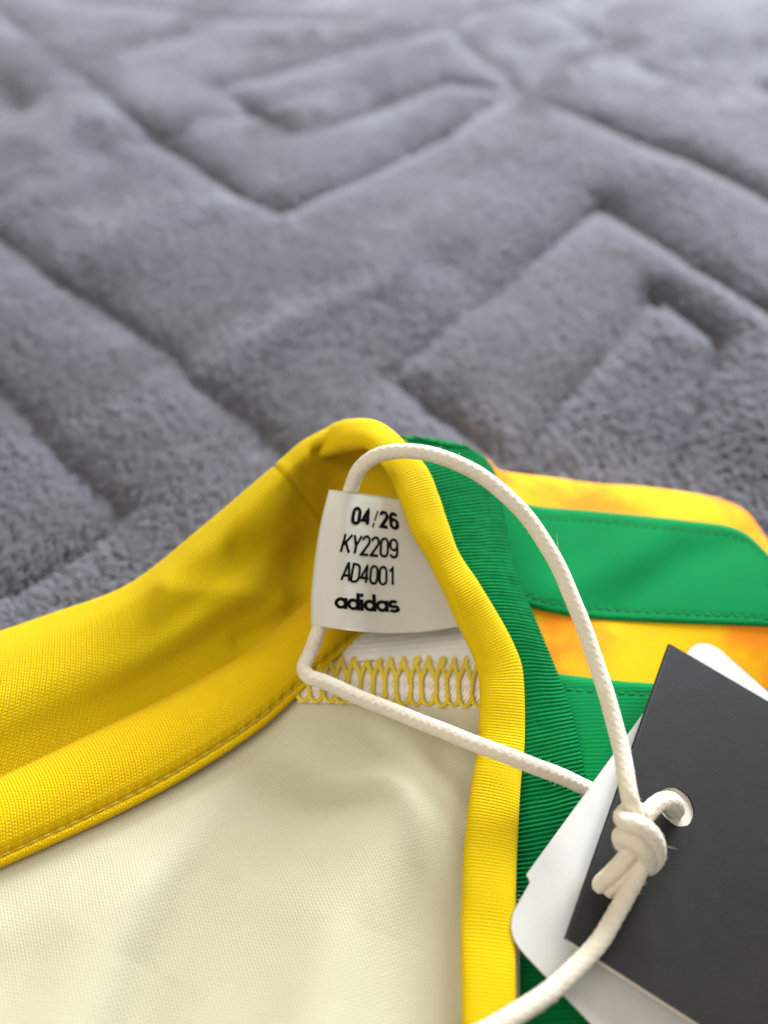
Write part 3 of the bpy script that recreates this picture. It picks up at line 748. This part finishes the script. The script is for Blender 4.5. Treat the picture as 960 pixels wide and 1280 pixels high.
# the corner towards the lens, with the small step nicked in above it
ol = [(.094, .711), (.106, .62), (.116, .52), (.129, .391), (.146, .27), (.178, .184), (.225, .115), (.286, .063), (.36, .028), (.449, .008), (.564, .0)]+ol
ol += [(0, 4.6), (0, 3.8), (0, 3.0), (0, 2.2), (0, 1.4), (0, .95), (.003, .765), (.012, .742), (.05, .738)]
tag_mesh('card', frw, ol, (*hw_, .19), .035, M_wcard, white, 0, lambda X: .06*np.clip(X[..., 0]/4, 0, 1)**2)

# ------------------------------------------------------------------ cord
cord = thing('cord', 'cream braided cotton cord looped through the neck label and knotted on the black tag', 'cord', (0, 0, 0))
R0 = .111
def braid(a, v):
    p1 = np.sin(6*a+v*2*np.pi/.125); p2 = np.sin(6*a-v*2*np.pi/.125)
    return .0042*np.maximum(p1, p2)+.003*np.sin(2*np.pi*v/.9+a)
def strand(name, pts, r=R0, parent=cord, step=.016, ns=40, taper=None):
    C0 = cr(pts, 400); Ln = np.linalg.norm(np.diff(C0, axis=0), axis=1).sum(); n = max(20, int(Ln/step)); C = cr(pts, n)
    rr = np.full(n, r)
    if taper is not None: rr = rr*np.interp(np.linspace(0, 1, n), *taper)
    ob = tube(name, C, rr, M_cord, parent, ns, relief=braid); ALLC.append((C, r)); return ob
ALLC = []
D = lambda x, y, d: Pd(x, y, d)
Z = lambda x, y, z: Pz(x, y, z)
KN = 10.25
long_path = [D(798, 1040, KN+.12), D(793, 1018, KN+.06), D(786, 990, KN+.04), D(775, 930, 10.65), D(756, 862, 10.95), D(736, 802, 11.15), D(713, 742, 11.3), D(687, 688, 11.42), D(653, 640, 11.5), D(609, 600, 11.55), D(560, 574, 11.62),
             D(512, 564, 11.75), D(475, 568, 11.92), D(450, 586, 12.12), D(438, 612, 12.31), D(428, 650, 12.36), D(417, 700, 12.36), D(407, 750, 12.33), D(399, 785, 12.28), D(388, 815, 12.18), D(380, 834, 12.08), D(386, 845, 11.98), D(404, 852, 11.93),
             D(450, 872, 11.86), D(520, 900, 11.62), D(575, 922, 11.22), D(622, 940, 10.98), D(664, 956, 11.0), D(705, 972, 11.2), D(745, 990, 11.5), D(790, 1005, 11.6), D(826, 1016, 11.5), D(843, 1014, 11.2), D(845, 1006, 10.92), D(836, 1000, 10.72), D(822, 1004, 10.6), D(808, 1018, 10.48), D(798, 1032, 10.42)]
strand('loop', long_path)
# knot: the cord wrapped twice round itself
strand('knot', [D(803, 1016, KN+.22), D(788, 1014, KN+.14), D(778, 1021, KN+.0), D(784, 1028, KN-.14), D(798, 1031, KN-.20), D(812, 1041, KN-.18), D(820, 1057, KN-.08), D(819, 1074, KN+.06), D(807, 1082, KN+.2), D(790, 1066, KN+.26), D(778, 1053, KN+.14),
                D(777, 1045, KN+.0), D(786, 1047, KN-.12), D(799, 1056, KN-.16), D(808, 1069, KN-.08), D(810, 1080, KN+.08), D(800, 1082, KN+.2)], r=.118)
strand('tail', [D(800, 1050, KN+.05), D(786, 1067, KN+.04), D(774, 1081, KN+.06), D(760, 1096, KN+.10), D(742, 1112, KN+.18)], r=.105, taper=([0, .85, 1], [1, 1.0, 1.15]))
strand('tail', [D(804, 1060, KN+.12), D(790, 1080, KN+.11), D(777, 1095, KN+.12), D(763, 1111, KN+.14), D(746, 1127, KN+.2)], r=.105, taper=([0, .85, 1], [1, 1.0, 1.15]))
strand('lower_strand', [D(806, 1055, KN+.08), D(803, 1075, KN+.06), D(798, 1090, KN+.03), D(787, 1112, KN-.02), D(768, 1146, 10.08), D(745, 1182, 9.85), D(712, 1217, 9.6), D(674, 1249, 9.35), D(628, 1278, 9.15), D(568, 1311, 9.05), D(490, 1362, 9.1)])
# loose fibres on the cord
def fuzz():
    pts = []; 
    for C, r in ALLC:
        T, N, B = frames(C); n = int(len(C)*.7)
        i = rng.integers(2, len(C)-2, n); a = rng.uniform(0, 2*np.pi, n)
        rad = np.cos(a)[:, None]*N[i]+np.sin(a)[:, None]*B[i]; tg = np.cross(rad, T[i])*rng.normal(0, .7, n)[:, None]+T[i]*rng.normal(0, .9, n)[:, None]
        ln = rng.gamma(1.5, .013, n)[:, None]
        p0 = C[i]+rad*r*.97; p1 = p0+(rad*.5+tg*.6)*ln; p2 = p1+(rad*.25+tg+rng.normal(0, .4, (n, 3)))*ln
        pts.append(np.stack([p0, p1, p2], 1))
    for C, r in ALLC[2:4]:      # frayed ends of the two tails
        n = 420; T, N, B = frames(C); e = C[-1]; t = T[-1]; a = rng.uniform(0, 2*np.pi, n); q = np.sqrt(rng.uniform(0, 1, n))*r*1.05
        rad = np.cos(a)[:, None]*N[-1]+np.sin(a)[:, None]*B[-1]; p0 = e+rad*q[:, None]-t*.05
        ln = rng.uniform(.03, .12, n)[:, None]; p1 = p0+(t+rad*.35*q[:, None]/r)*ln; p2 = p1+(t*.6+rad*.7*q[:, None]/r+rng.normal(0, .35, (n, 3)))*ln
        pts.append(np.stack([p0, p1, p2], 1))
    pts = np.concatenate(pts); n = len(pts)
    hc = bpy.data.hair_curves.new('fibres'); hc.add_curves([3]*n)
    hc.attributes['position'].data.foreach_set('vector', (pts*CM).astype(np.float32).ravel())
    ra = hc.attributes.get('radius') or hc.attributes.new('radius', 'FLOAT', 'POINT')
    ra.data.foreach_set('value', np.tile(np.array([.0032, .0025, .0012])*CM, n).astype(np.float32))
    hc.materials.append(M_cord); o = link('fibres', hc, cord); o['kind'] = 'stuff'
    # frayed ends of the two tails
    return o
fuzz()
